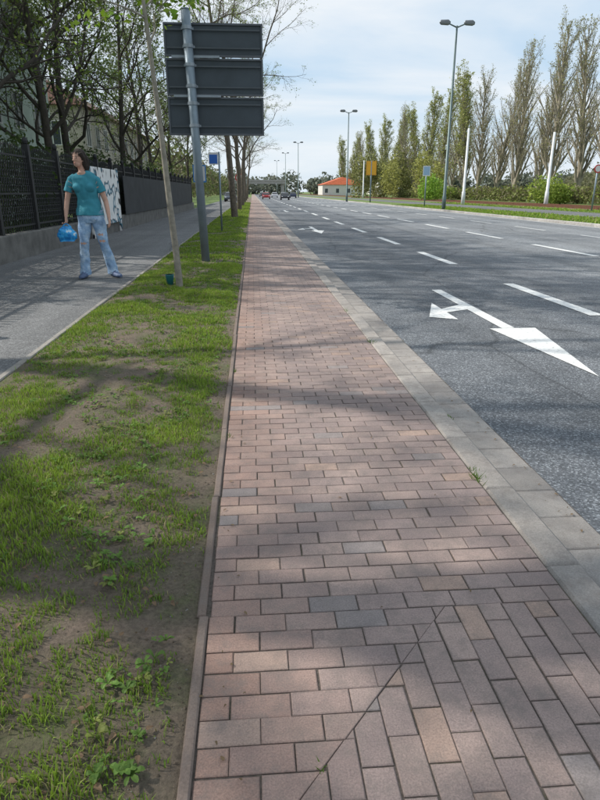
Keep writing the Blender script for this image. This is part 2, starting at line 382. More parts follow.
def weeds():
    V=[];F=[];C=[]
    def leaf(x,y,z,th,L,W,c,lift):
        d=Vector((math.cos(th),math.sin(th),0)); s=Vector((-d.y,d.x,0)); p=Vector((x,y,z)); b=len(V)
        pr=[(0,.15),(.35,.7),(.7,1),(.9,.7),(1,.05)]
        for t,wf in pr:
            q=p+d*L*t+Vector((0,0,lift*math.sin(t*2.4)))
            V.append(q-s*W*wf*.5+Vector((0,0,W*.12)));V.append(q);V.append(q+s*W*wf*.5+Vector((0,0,W*.12)))
            C.extend([(*c,1)]*3)
        for i in range(4):
            a=b+i*3;F.append((a,a+1,a+4,a+3));F.append((a+1,a+2,a+5,a+4))
    r=random.Random(5)
    for i in range(2800):
        y=.7+9*r.random()**1.5; x=r.uniform(-1.66,-.25)
        if noise.noise(Vector((x*2.3,y*2.3,20)))<-.05: continue
        z=soilz(x,y)+.010; g=r.uniform(.7,1.2); c=(.14*g,.24*g,.05*g) if r.random()<.8 else (.23*g,.26*g,.07*g)
        k=r.randint(3,8); s=r.uniform(.010,.030)
        for q in range(k): leaf(x,y,z,r.uniform(0,6.28),s*r.uniform(.6,1.2),s*r.uniform(.35,.6),c,s*r.uniform(.15,.7))
    for i in range(1200):
        y=.7+9*r.random()**1.4; x=r.uniform(-1.66,-.22); z=soilz(x,y)+.010; g=r.uniform(.5,1.2)
        leaf(x,y,z,r.uniform(0,6.28),.020*g,.013*g,(.21*g,.14*g,.085*g),.004)
    for i in range(220):
        y=.8+14*r.random()**1.4; q=r.random()
        if q<.4: x=r.uniform(XE+.01,XE+.12); z=.003
        elif q<.7: x=r.uniform(XG-.1,XG-.01); z=-.019
        else: x=r.uniform(XE,XP); z=.003
        g=r.uniform(.4,1.0); leaf(x,y,z,r.uniform(0,6.28),.018*g,.010*g,(.22*g+.05,.15*g+.04,.09*g+.02),.003)
    mesh_obj('verge_weeds',V,F,[M_leafc],col=C)
    V2=[];F2=[];C2=[]
    for i in range(6000):
        y=.6+8*r.random()**1.5; x=r.uniform(-1.70,-.195) if r.random()<.75 else r.uniform(-.32,-.195); s=.0012+.004*r.random()**3
        z=soilz(x,y)+s*.3; b0=len(V2); g=r.uniform(.7,1.3); c=(.17*g,.135*g,.10*g,1) if r.random()<.8 else (.3*g,.28*g,.25*g,1)
        for d in ((1,0,0),(0,1,0),(-1,0,0),(0,-1,0),(0,0,1)):
            k=s*r.uniform(.7,1.3); V2.append((x+d[0]*k,y+d[1]*k,z+d[2]*k)); C2.append(c)
        F2+=[(b0,b0+1,b0+4),(b0+1,b0+2,b0+4),(b0+2,b0+3,b0+4),(b0+3,b0,b0+4)]
    mesh_obj('gravel_and_clods',V2,F2,[M_leafc],col=C2)
weeds()
r5=random.Random(9)
V=[];F=[];C=[]
for (x,y,k,s) in [(XP+.0,2.33,26,.05),(XP+.01,2.42,14,.035),(.12,.98,8,.02),(.97,4.9,18,.05),(1.085,3.1,10,.03),(.965,6.3,12,.05),(-.155,2.9,14,.03),(-.155,4.1,14,.035)]:
    for i in range(k):
        th=r5.uniform(0,6.28); a=x+r5.gauss(0,s*.25); c=y+r5.gauss(0,s*.6); L=s*r5.uniform(.4,1); b0=len(V); ww=.0028
        V+= [(a-ww,c,-.01),(a+ww,c,-.01),(a+math.cos(th)*L*.8,c+math.sin(th)*L*.8,L*.7)]; F.append((b0,b0+1,b0+2)); C+=[(.12,.21,.03,1)]*3
mesh_obj('joint_weeds',V,F,[M_grass],col=C)
# ------------------------------------------------------------ trees
def tubes_mesh(name,polys,mats,leaves=None,leafmat=0):
    groups={}
    for P,Rd,s in polys: groups.setdefault((len(P),s),[]).append((P,Rd))
    Vs=[];Ls=[];tot=[];base=0
    for (n,s),lst in groups.items():
        P=np.array([q[0] for q in lst]);Rr=np.array([q[1] for q in lst]); B=len(lst)
        T=np.empty_like(P); T[:,1:-1]=P[:,2:]-P[:,:-2]; T[:,0]=P[:,1]-P[:,0]; T[:,-1]=P[:,-1]-P[:,-2]
        T/=np.linalg.norm(T,axis=2,keepdims=True)+1e-9
        ref=np.where(np.abs(T[:,:1,2:3])>.8,np.array([1.,0,0]),np.array([0,0,1.])); ref=np.broadcast_to(ref,T.shape)
        U=ref-T*(ref*T).sum(2,keepdims=True); U/=np.linalg.norm(U,axis=2,keepdims=True)+1e-9; W=np.cross(T,U)
        an=np.arange(s)*2*np.pi/s
        Q=P[:,:,None,:]+Rr[:,:,None,None]*(U[:,:,None,:]*np.cos(an)[None,None,:,None]+W[:,:,None,:]*np.sin(an)[None,None,:,None])
        Vs.append(Q.reshape(-1,3))
        bi=np.arange(B)[:,None,None]*n*s; ii=np.arange(n-1)[None,:,None]*s; kk=np.arange(s)[None,None,:]; k2=(kk+1)%s
        q=np.stack([bi+ii+kk,bi+ii+k2,bi+ii+s+k2,bi+ii+s+kk],-1)+base
        Ls.append(q.reshape(-1)); tot.append(B*(n-1)*s); base+=B*n*s
    nq=sum(tot); Vv=np.concatenate(Vs); L=np.concatenate(Ls); col=np.ones((len(Vv),4)); mi=np.zeros(nq,int)
    if leaves is not None and len(leaves[0]):
        lv,lc=leaves; nl=len(lv)//4; L=np.concatenate([L,np.arange(nl*4)+len(Vv)]); Vv=np.concatenate([Vv,lv]); col=np.concatenate([col,lc]); mi=np.concatenate([mi,np.ones(nl,int)]); nq+=nl
    return np_mesh(name,Vv,L,np.arange(nq)*4,np.full(nq,4),mats,mi,col)
def leafquads(pts,size,cols,r,flat=.5):
    n=len(pts); P=np.asarray(pts); a=r.normal(size=(n,3)); a/=np.linalg.norm(a,axis=1,keepdims=True); b_=r.normal(size=(n,3)); b_-=a*(a*b_).sum(1,keepdims=True); b_/=np.linalg.norm(b_,axis=1,keepdims=True)
    s=(size*r.uniform(.5,1.3,n))[:,None]; a=a*s; b_=b_*s*.6
    V=np.stack([P-a,P-b_,P+a,P+b_],1).reshape(-1,3)
    c=np.asarray(cols)[r.integers(0,len(cols),n)]*r.uniform(.7,1.3,n)[:,None]; c=np.repeat(np.c_[c,np.ones(n)],4,0)
    return V,c
def gen_tree(name,seed,H,tr,fb,counts,ang,ratio,segs,up,mats,leafn=0,leafsize=.05,cols=None,lean=(0,0),trunktop=1.0,wander=.18,tw=.05,minr=.0045):
    r=random.Random(seed); polys=[]; tips=[]
    def grow(p,d,L,rad,lv):
        n=segs[lv]; pts=[p.copy()]; rd=[rad]; dd=d.copy(); wa=wander if lv else tw
        for i in range(n):
            dd=(dd+Vector((r.gauss(0,wa),r.gauss(0,wa),r.gauss(0,wa)+up[lv]))).normalized()
            p=p+dd*(L/n); pts.append(p.copy()); tend=(i+1)/n; rd.append(rad*(1-tend*(.75 if lv<2 else .8)))
        polys.append(([tuple(q) for q in pts],rd,[8,6,4,3,3,3][lv]))
        if lv>=len(counts)-1: tips.extend(pts[1:])
        if lv<len(counts):
            k=counts[lv]
            for c in range(k):
                t=(fb if lv==0 else .2)+(1-(fb if lv==0 else .2))*((c+r.random())/k)
                x=t*n; i=min(int(x),n-1); q=pts[i].lerp(pts[i+1],x-i); tg=(pts[i+1]-pts[i]).normalized()
                az_=r.uniform(0,6.283) if lv else c*2.4+r.uniform(-.5,.5)
                ref=Vector((0,0,1)) if abs(tg.z)<.9 else Vector((1,0,0)); u=tg.cross(ref).normalized(); v=tg.cross(u)
                an=R(ang[lv]*r.uniform(.75,1.25)); nd=tg*math.cos(an)+(u*math.cos(az_)+v*math.sin(az_))*math.sin(an)
                LL=L*ratio[lv]*(1.15-.65*t)*r.uniform(.7,1.2); rr=rad*(1-t*.75)*.55
                grow(q,nd,LL,max(rr,minr),lv+1)
    grow(Vector((0,0,-.05)),Vector((lean[0],lean[1],1)).normalized(),H*trunktop,tr,0)
    lv=None
    if leafn and tips:
        rr=np.random.default_rng(seed); T=np.array([tuple(q) for q in tips]); idx=rr.integers(0,len(T),leafn); P=T[idx]+rr.normal(0,leafsize*1.3,(leafn,3))
        lv=leafquads(P,leafsize,cols,rr)
    return tubes_mesh(name,polys,mats,lv)
SPR=[(.2,.27,.04),(.16,.24,.04),(.25,.3,.06)]
FRESH=[(.22,.36,.03),(.17,.31,.03),(.28,.40,.05)]
big=[gen_tree('bare_tree_mesh',s,10.5,.17,.33,[11,8,7,5],[48,42,40,38],[.55,.5,.5,.5],[9,6,5,4,3],[.02,.08,.04,.02,0],[M_bark,M_leafc],6000,.035,SPR,wander=.16) for s in (11,12)]
dark=[gen_tree('garden_tree_mesh',s,8.5,.14,.2,[12,8,7,5],[52,42,42,40],[.55,.5,.5,.5],[8,6,5,4,3],[.02,.06,.02,0,0],[M_barkdark,M_leafc],7000,.045,[(.10,.15,.035),(.15,.2,.045)],wander=.2) for s in (21,22)]
def place(name,me,x,y,z=0,s=1,rot=0,sz=None):
    o=bpy.data.objects.new(name,me); o.location=(x,y,z); o.scale=(s,s,sz or s); o.rotation_euler=(0,0,rot); link(o); return o
for i,(x,y,s,rt) in enumerate([(-.86,30.7,1,.3),(-.9,44,1.05,2.1),(-.9,58,1.0,4),(-.9,74,1.1,1),(-.9,92,1.1,5),(-.9,115,1.1,3),(-6.7,3.45,1.5,.7),(-8.2,6.6,1.3,2.2),(-7.6,.7,1.3,4.2),(-8.5,22,1.35,1.0),(-8.5,14,1.35,3.0)]): place('bare_tree',big[i%2],x,y,0,s,rt)
for i,(x,y,s,rt) in enumerate([(-6.0,12.5,1.1,0),(-7.2,16.5,1.25,1.3),(-6,20.5,1.1,2.5),(-6.8,25,1.2,4),(-6.2,31,1.15,5),(-6.5,38,1.2,.8),(-7,47,1.2,2),(-7,57,1.2,3),(-7,70,1.2,4.4),(-8.6,10.3,1.2,2.0),(-8.9,17.8,1.15,5.1),(-8.4,27.5,1.2,.4)]): place('garden_tree',dark[i%2],x,y,0,s,rt)
ym=gen_tree('young_tree_mesh',5,4.7,.046,.6,[12,7,5],[60,40,40],[.30,.5,.5],[9,5,4,3],[.0,.1,.05,0],[M_barky,M_leafc],1800,.045,FRESH,lean=(-.024,0),tw=.012)
place('young_street_tree',ym,-.98,8.08,.02)
pops=[gen_tree('poplar_mesh',s,17.5,.28,.08,[50,8,5],[25,24,26],[.30,.42,.45],[12,6,4,3],[0,.15,.1,.05],[M_barkpop,M_leafc],3500,.075,[(.32,.31,.14),(.28,.28,.12)],wander=.08,tw=.022,minr=.011) for s in (31,32,33)]
popg=gen_tree('poplar_green_mesh',34,17.5,.28,.08,[48,8,5],[25,24,26],[.30,.42,.45],[12,6,4,3],[0,.15,.1,.05],[M_barkpop,M_leafc],8000,.11,[(.32,.34,.11),(.38,.38,.13),(.28,.32,.10)],wander=.08,tw=.022,minr=.012)
pp=[(36,62,1.02),(36.5,69,.95),(36,75,1.06),(36.8,80,.86),(36.3,86,1.02),(36,92,.97),(35.8,99,.93),(36,106,1.02),(36,113,.9),(36,121,.97),(36,129,1),(36,138,.92),(36,148,1.0),(36,159,.98),(36,172,1.0),(36,188,1),(36,206,1),(36,228,1),(36,250,1.05)]
for i,(x,y,s) in enumerate(pp): place('poplar_tree',pops[i%3] if (i<7 or i%4==0) else popg,x,y,0,s*1.2,i*1.7,s)
def bush(name,specs,size,n,cols,seed,stem=True):
    r=np.random.default_rng(seed); P=[]
    for (cx_,cy_,cz_,rx,ry,rz) in specs:
        k=int(n/len(specs)); d=r.normal(size=(k,3)); d/=np.linalg.norm(d,axis=1,keepdims=True); rad=r.uniform(.25,1.08,k)**.6
        lump=np.array([noise.noise(Vector(tuple(q*2.2))+Vector((cx_,cy_,0))) for q in d]); rad*=1+.4*lump
        P.append(np.array([cx_,cy_,cz_])+d*rad[:,None]*np.array([rx,ry,rz]))
    P=np.concatenate(P); P=P[P[:,2]>.02]; V,c=leafquads(P,size,cols,r)
    nq=len(V)//4; me=np_mesh(name,V,np.arange(nq*4),np.arange(nq)*4,np.full(nq,4),[M_leafc],None,c); return link(bpy.data.objects.new(name,me))
YG=[(.26,.34,.06),(.33,.4,.08),(.2,.28,.05)]; DG=[(.05,.085,.02),(.07,.10,.025),(.035,.06,.015)]; OL=[(.24,.25,.09),(.21,.21,.09),(.28,.29,.10)]
bush('green_bush',[(29.5,62,1.3,1.8,1.8,1.5),(31.2,62.5,.9,1.3,1.3,1.1)],.13,3200,YG,1)
bush('green_bush',[(24.5,86,1.5,1.6,1.6,2.0)],.15,1800,[(.26,.42,.06),(.21,.36,.05)],2)
bush('green_bush',[(29,98,1.2,3,2,1.2)],.16,1600,YG,3)
bush('olive_tree_mass',[(22+i*2.6,128+i*3,4+1.5*math.sin(i*2),2.2,2.4,4+math.cos(i*3)) for i in range(7)],.28,9000,OL,4)
bush('yellow_green_tree',[(27,100,4,1.7,1.7,3.6),(24.6,112,3.6,1.8,1.8,3.4),(30.5,104,3,1.7,1.7,2.8)],.17,4200,[(.36,.36,.10),(.31,.32,.10)],14)
bush('hedge',[(33+.3*math.sin(i),40+i*3.2,.9,1.2,2.2,1.0+.25*math.sin(i*1.7)) for i in range(34)],.17,20000,[(.17,.19,.06),(.2,.19,.09),(.16,.14,.08),(.22,.26,.07)],5)
bush('garden_shrub',[(-5.5+.3*math.sin(i*2),6+i*2.1,1.2+.4*math.sin(i*3.1),.75,1.3,1.3) for i in range(19)],.055,42000,DG,6)
bush('distant_trees',[(-60+i*9+3*math.sin(i*7),330+20*math.sin(i*3),4,7,7,6+2.5*math.sin(i*2.3)) for i in range(44)],.9,34000,[(.18,.2,.15),(.21,.22,.17),(.16,.18,.14)],7)
bush('distant_trees',[(45+i*3.5,60+i*8,3,3,5,3.5+1.2*math.sin(i*2)) for i in range(24)],.4,14000,[(.18,.18,.10),(.16,.15,.09)],8)
bush('distant_trees',[(-12-1.5*(i%3),85+i*10,4,4,6,4+1.5*math.sin(i*2)) for i in range(20)],.4,12000,[(.12,.14,.06),(.14,.12,.07),(.17,.2,.07)],9)
# ------------------------------------------------------------ fence
b=MB(); y0,y1=2.0,48
b.box(-4.62,-4.38,y0,y1,-.1,.46,0,.02)
wall=b.obj('fence_wall',[M_wallc])
b=MB(); FX=-4.5
for yy in np.arange(y0,y1,1.9):
    b.box(FX-.06,FX+.06,yy-.06,yy+.06,.465,2.1); b.ell((FX,yy,2.16),(.06,.06,.08),0,8,6)
for z in (.56,1.15,1.84): b.box(FX-.018,FX+.018,y0,y1,z,z+.035)
for k,yy in enumerate(np.arange(y0,y1,.115)):
    ph=((yy-y0)%1.9)/1.9; top=1.9+.13*math.sin(ph*math.pi)
    b.tube([(FX,yy,.47),(FX,yy,top)],.011,5); b.tube([(FX,yy,top),(FX,yy,top+.07)],[.02,.001],5)
    if yy<22:
        for zc,rr in ((1.27,.055),(1.4,.05),(1.54,.055),(1.69,.055),(.75,.055),(.88,.05),(1.02,.055)):
            pts=[(FX+.008,yy+.0575+rr*math.cos(a),zc+rr*math.sin(a)) for a in np.linspace(0,6.283,9)]; b.tube(pts,.008,4,cap=False)
b.obj('iron_fence',[M_iron])
b=MB(); b.box(-4.35,-4.33,22,46,.47,1.72); b.obj('fence_panel',[simple('dark_panel',(.03,.032,.035),.3,2)])
m,nt,bb=mat('graffiti_mural',(.7,.7,.7),.8)
g=noise_n(nt,1.7,2,.5)
c=ramp(nt,g,[(.36,(.02,.02,.025)),(.40,(.7,.7,.68)),(.54,(.75,.75,.74)),(.56,(.03,.03,.04)),(.60,(.05,.2,.28)),(.63,(.7,.7,.7))]); nt.links.new(c,bb.inputs['Base Color'])
b=MB(); b.box(-4.32,-4.28,17.3,20.8,.3,1.85); b.box(-4.335,-4.265,17.22,17.3,0,1.9); b.box(-4.335,-4.265,20.8,20.88,0,1.9); b.obj('graffiti_panel',[m])
# ------------------------------------------------------------ houses
M_pl=simple('plaster_green',(.40,.47,.42),.15,1.5,.9); M_win=mat('window_glass',(.03,.04,.05),.15)[0]; M_fr=simple('white_frame',(.6,.6,.58),.05); M_roof=simple('roof_tile',(.14,.065,.045),.3,8)
def house(name,x0,x1,y0,y1,h,face='X',nfl=3,sp=2.6,pl=M_pl,roof=M_roof):
    e=empty(name,(0,0,0)); b=MB(); b.box(x0,x1,y0,y1,-.1,h); b.obj('walls',[pl],e)
    b=MB(); xm=(x0+x1)/2
    o=.4; vs=[(x0-o,y0-o,h+.01),(x1+o,y0-o,h+.01),(x1+o,y1+o,h+.01),(x0-o,y1+o,h+.01),(xm,y0+1.5,h+2.6),(xm,y1-1.5,h+2.6)]
    b.add(vs,[(0,1,4),(1,2,5,4),(2,3,5),(3,0,4,5),(3,2,1,0)]); b.obj('roof',[roof],e)
    b=MB(); fh=h/nfl
    def win(cx_,cy_,z,ax):
        if ax=='X':
            b.box(x1+.003,x1+.02,cy_-.5,cy_+.5,z,z+1.4,1)
            for (a,bb_,c_,d) in ((-.56,-.5,-.06,1.46),(.5,.56,-.06,1.46),(-.5,.5,1.4,1.46),(-.5,.5,-.06,0),(-.02,.02,0,1.4)): b.box(x1+.004,x1+.06,cy_+a,cy_+bb_,z+c_,z+d,0)
        else:
            b.box(cx_-.5,cx_+.5,y0-.02,y0-.003,z,z+1.4,1)
            for (a,bb_,c_,d) in ((-.56,-.5,-.06,1.46),(.5,.56,-.06,1.46),(-.5,.5,1.4,1.46),(-.5,.5,-.06,0),(-.02,.02,0,1.4)): b.box(cx_+a,cx_+bb_,y0-.06,y0-.004,z+c_,z+d,0)
    for fl in range(nfl):
        z=fl*fh+.9
        for yy in np.arange(y0+1.4,y1-1,sp): win(0,yy,z,'X')
        for xx in np.arange(x0+1.4,x1-1,sp): win(xx,0,z,'Y')
    b.obj('windows',[M_fr,M_win],e)
house('apartment_house',-18,-10,15,34,8.8)
house('apartment_house',-19,-11,44,70,6.5,nfl=2,pl=simple('plaster_cream',(.38,.35,.29),.1))
M_ylw=simple('plaster_white',(.62,.6,.56),.08); M_roof2=simple('roof_red',(.5,.12,.05),.2,2)
house('red_roof_house',25,40,225,240,3.6,nfl=1,pl=M_ylw,sp=4,roof=M_roof2)
house('office_building',60,95,300,330,14,nfl=4,pl=M_ylw,sp=4)
b=MB(); b.box(-60,14,268,276,4.4,5.4); b.box(-60,14,267.8,268,5.4,6.0)
for x in (-30,-12,-3.5,13): b.box(x-.6,x+.6,269,275,-.1,4.39)
b.obj('road_overpass',[simple('overpass_concrete',(.33,.32,.3),.15,1)])
# ------------------------------------------------------------ large direction sign (rear)
e=empty('direction_sign',(-.9,11.2,0))
b=MB(); b.tube([(.04,0,-.1),(-.09,0,3.95)],.073,16); b.tube([(-.09,0,3.95),(-.09,0,3.97)],[.078,.06],16); b.obj('post',[M_galv],e,True)
b=MB()
for (z0,z1) in ((3.31,3.79),(2.73,3.28),(2.12,2.705)):
    x0,x1=-.47,1.13; b.box(x0,x1,.13,.15,z0,z1,0)
    t=.025
    b.box(x0-.004,x1+.004,.105,.155,z0-.004,z0+t,1); b.box(x0-.004,x1+.004,.105,.155,z1-t,z1+.004,1); b.box(x0-.004,x0+t,.106,.154,z0+t,z1-t,1); b.box(x1-t,x1+.004,.106,.154,z0+t,z1-t,1)
b.obj('boards',[M_signback,simple('sign_edge',(.09,.10,.115),.15,4,.5,.3)],e)
b=MB()
for z in (3.42,3.68,2.84,3.15,2.24,2.58):
    b.box(-.43,1.09,.085,.104,z,z+.022,0)
for z in (3.30,2.715):
    b.box(-.36,.42,.07,.1,z-.016,z+.018,1)
for z in (3.43,3.69,2.85,3.16,2.25,2.59):
    zz=z; xx=.04-.13*(zz/3.95); b.tube([(xx,0,zz-.02),(xx,0,zz+.03)],.082,14,1); b.box(xx-.10,xx+.10,.06,.083,zz-.01,zz+.025,1)
b.obj('rails_and_clamps',[simple('rail_dark',(.075,.088,.10),.1,4,.5,.3),simple('clamp',(.28,.32,.36),.1,5,.5,.4)],e)
# ------------------------------------------------------------ small signs
def roundsign(name,x,y,h,shape,c1,c2,s=.3,pr=.03,side=0):
    e=empty(name,(x,y,0)); b=MB(); b.tube([(0,0,-.1),(0,0,h)],pr,10); b.obj('pole',[M_galv],e,True)
    b=MB()
    if shape=='rect':
        b.box(side-s,side+s,-.05,-.035,h-2*s*1.3,h-.02,0); b.box(side-s*.85,side+s*.85,-.054,-.052,h-2*s*1.2,h-.08,1)
    else:
        for r_,yy,mi in ((s,-.04,0),(s*.72,-.056,1)):
            b.tube([(side,yy,h-s),(side,yy-.012,h-s)],r_,24,mi)
    b.obj('plate',[simple('sign_a',c1,.05,2,.5),simple('sign_b',c2,.05,2,.5)],e)
roundsign('parking_sign',-.98,19.85,2.35,'rect',(.6,.6,.6),(.02,.12,.45),.14,.028,-.17)
roundsign('traffic_sign',21.3,38.2,2.8,'round',(.5,.03,.03),(.65,.65,.65),.25,.05)
roundsign('traffic_sign',14.1,51,3.2,'rect',(.7,.7,.7),(.3,.45,.62),.30,.05)
roundsign('yellow_sign',13.9,74,4.6,'rect',(.65,.3,.02),(.75,.38,.02),.6,.08)
roundsign('traffic_sign',-1.2,62,2.9,'round',(.5,.03,.03),(.65,.65,.65),.4,.04)
roundsign('bus_stop_sign',-2.4,30,2.4,'rect',(.03,.2,.5),(.6,.6,.6),.3,.04)
# ------------------------------------------------------------ street lamps
M_pole=simple('lamp_pole',(.12,.16,.16),.15,3,.5,.5); M_head=simple('lamp_head',(.16,.17,.18),.1,3,.4,.4)
def lamp(x,y,h,arm=1.1):
    e=empty('street_lamp',(x,y,0)); b=MB()
    b.tube([(0,0,-.1),(0,0,.9),(0,0,.95),(0,0,h-.15)],[.14,.14,.11,.06],12)
    for s in (-1,1): b.tube([(0,0,h-.25),(s*arm*.4,0,h-.08),(s*arm*.55,0,h-.03)],[.045,.04,.035],8)
    b.obj('pole',[M_pole],e,True); b=MB()
    for s in (-1,1):
        x0,x1=sorted((s*arm*.4,s*arm*1.05)); b.tube([(x0,0,h),(x0+.1,0,h+.02),(x1-.15,0,h+.02),(x1,0,h-.0)],[(.02,.04),(.05,.15),(.05,.17),(.02,.08)],10)
    b.obj('heads',[M_head],e,True)
lamp(13.35,43.3,11.4); lamp(12.9,86,11.2); lamp(10.9,150,12); lamp(11,208,13); lamp(11,280,14)
lamp(-2.0,150,11)
M_wh=simple('mast_white',(.6,.62,.63),.1,2,.5)
for (x,y,h) in ((20.3,59.8,6.8),(26.3,55,6.1),(22,125,7)):
    b=MB(); b.tube([(0,0,-.1),(0,0,1.2),(0,0,1.25),(0,0,h)],[.19,.17,.13,.10],12); b.tube([(0,0,h-.5),(1.6,0,h-.35)],.03,6); b.tube([(0,0,h-.1),(1.5,0,h-.38)],.015,5)
    o=b.obj('tram_mast',[M_wh],None,True,(x,y,0))
# ------------------------------------------------------------ cars
M_tyre=simple('tyre',(.02,.02,.02),.1); M_gl=mat('car_glass',(.03,.035,.04),.1)[0]; M_lamp=simple('headlight',(.7,.7,.68),.05,2,.2)
def car(name,x,y,color,rot=0,s=.8):
    e=empty(name,(x,y,RZ if x>1.2 else 0)); e.rotation_euler=(0,0,rot); e.scale=(s,s,s)
    pm=mat('car_paint',color,.3,.2)[0]
    prof=[(-2.1,.35),(-2.15,.62),(-2.0,.78),(-1.1,.92),(-.35,1.38),(.2,1.47),(1.1,1.44),(1.75,1.05),(2.05,.95),(2.12,.6),(2.08,.33)]
    b=MB(); vs=[];n=len(prof)
    for sgn in (-1,1):
        for (yy,z) in prof:
            wv=.86 if z<1.0 else .86-.22*(z-.9)/.55
            vs.append((sgn*wv,yy,z))
    fs=[tuple(range(n-1,-1,-1)),tuple(range(n,2*n))]
    for i in range(n): i2=(i+1)%n; fs.append((i,i2,n+i2,n+i))
    b.add(vs,fs,0); b.obj('body',[pm],e)
    b=MB()
    b.add([(-.76,-1.06,.965),(.76,-1.06,.965),(.66,-.42,1.36),(-.66,-.42,1.36)],[(0,1,2,3)]); b.add([(-.72,1.70,1.12),(.72,1.70,1.12),(.66,1.2,1.41),(-.66,1.2,1.41)],[(3,2,1,0)])
    for sgn in (-1,1): b.add([(sgn*.865,-.85,1.0),(sgn*.865,1.5,1.03),(sgn*.80,1.05,1.37),(sgn*.80,-.3,1.34)],[(0,1,2,3)])
    for v in range(len(b.v)):
        x_,y_,z_=b.v[v]; b.v[v]=(x_,y_-(.02 if v<4 else 0)+(.02 if 4<=v<8 else 0),z_+.015*(v<8))
    b.obj('windows',[M_gl],e)
    b=MB()
    for sgn in (-1,1):
        for yy in (-1.35,1.3): b.tube([(sgn*.7,yy,.32),(sgn*.89,yy,.32)],.32,18); 
    b.obj('wheels',[M_tyre],e)
    b=MB()
    for sgn in (-1,1): b.ell((sgn*.62,-2.08,.68),(.16,.06,.08),0,10,6)
    b.obj('headlights',[M_lamp],e)
for (x,y,c,rt) in [(5.4,105,(.03,.03,.035),0),(2.6,118,(.3,.02,.02),0),(5.3,150,(.5,.5,.52),0),(9,140,(.04,.05,.09),math.pi),(-2.9,84,(.12,.13,.15),0),(-2.9,90,(.05,.06,.1),0),(8.7,180,(.55,.55,.55),math.pi),(2.7,170,(.04,.04,.05),0)]:
    car('car',x,y,c,rt)
b=MB(); b.tube([(0,0,0),(0,0,.13),(0,0,.145),(0,0,.145),(0,0,.02)],[.04,.055,.06,.05,.035],16)
b.obj('plant_pot',[simple('teal_plastic',(.02,.16,.17),.15,6,.5)],None,True,(-1.12,8.2,.02))
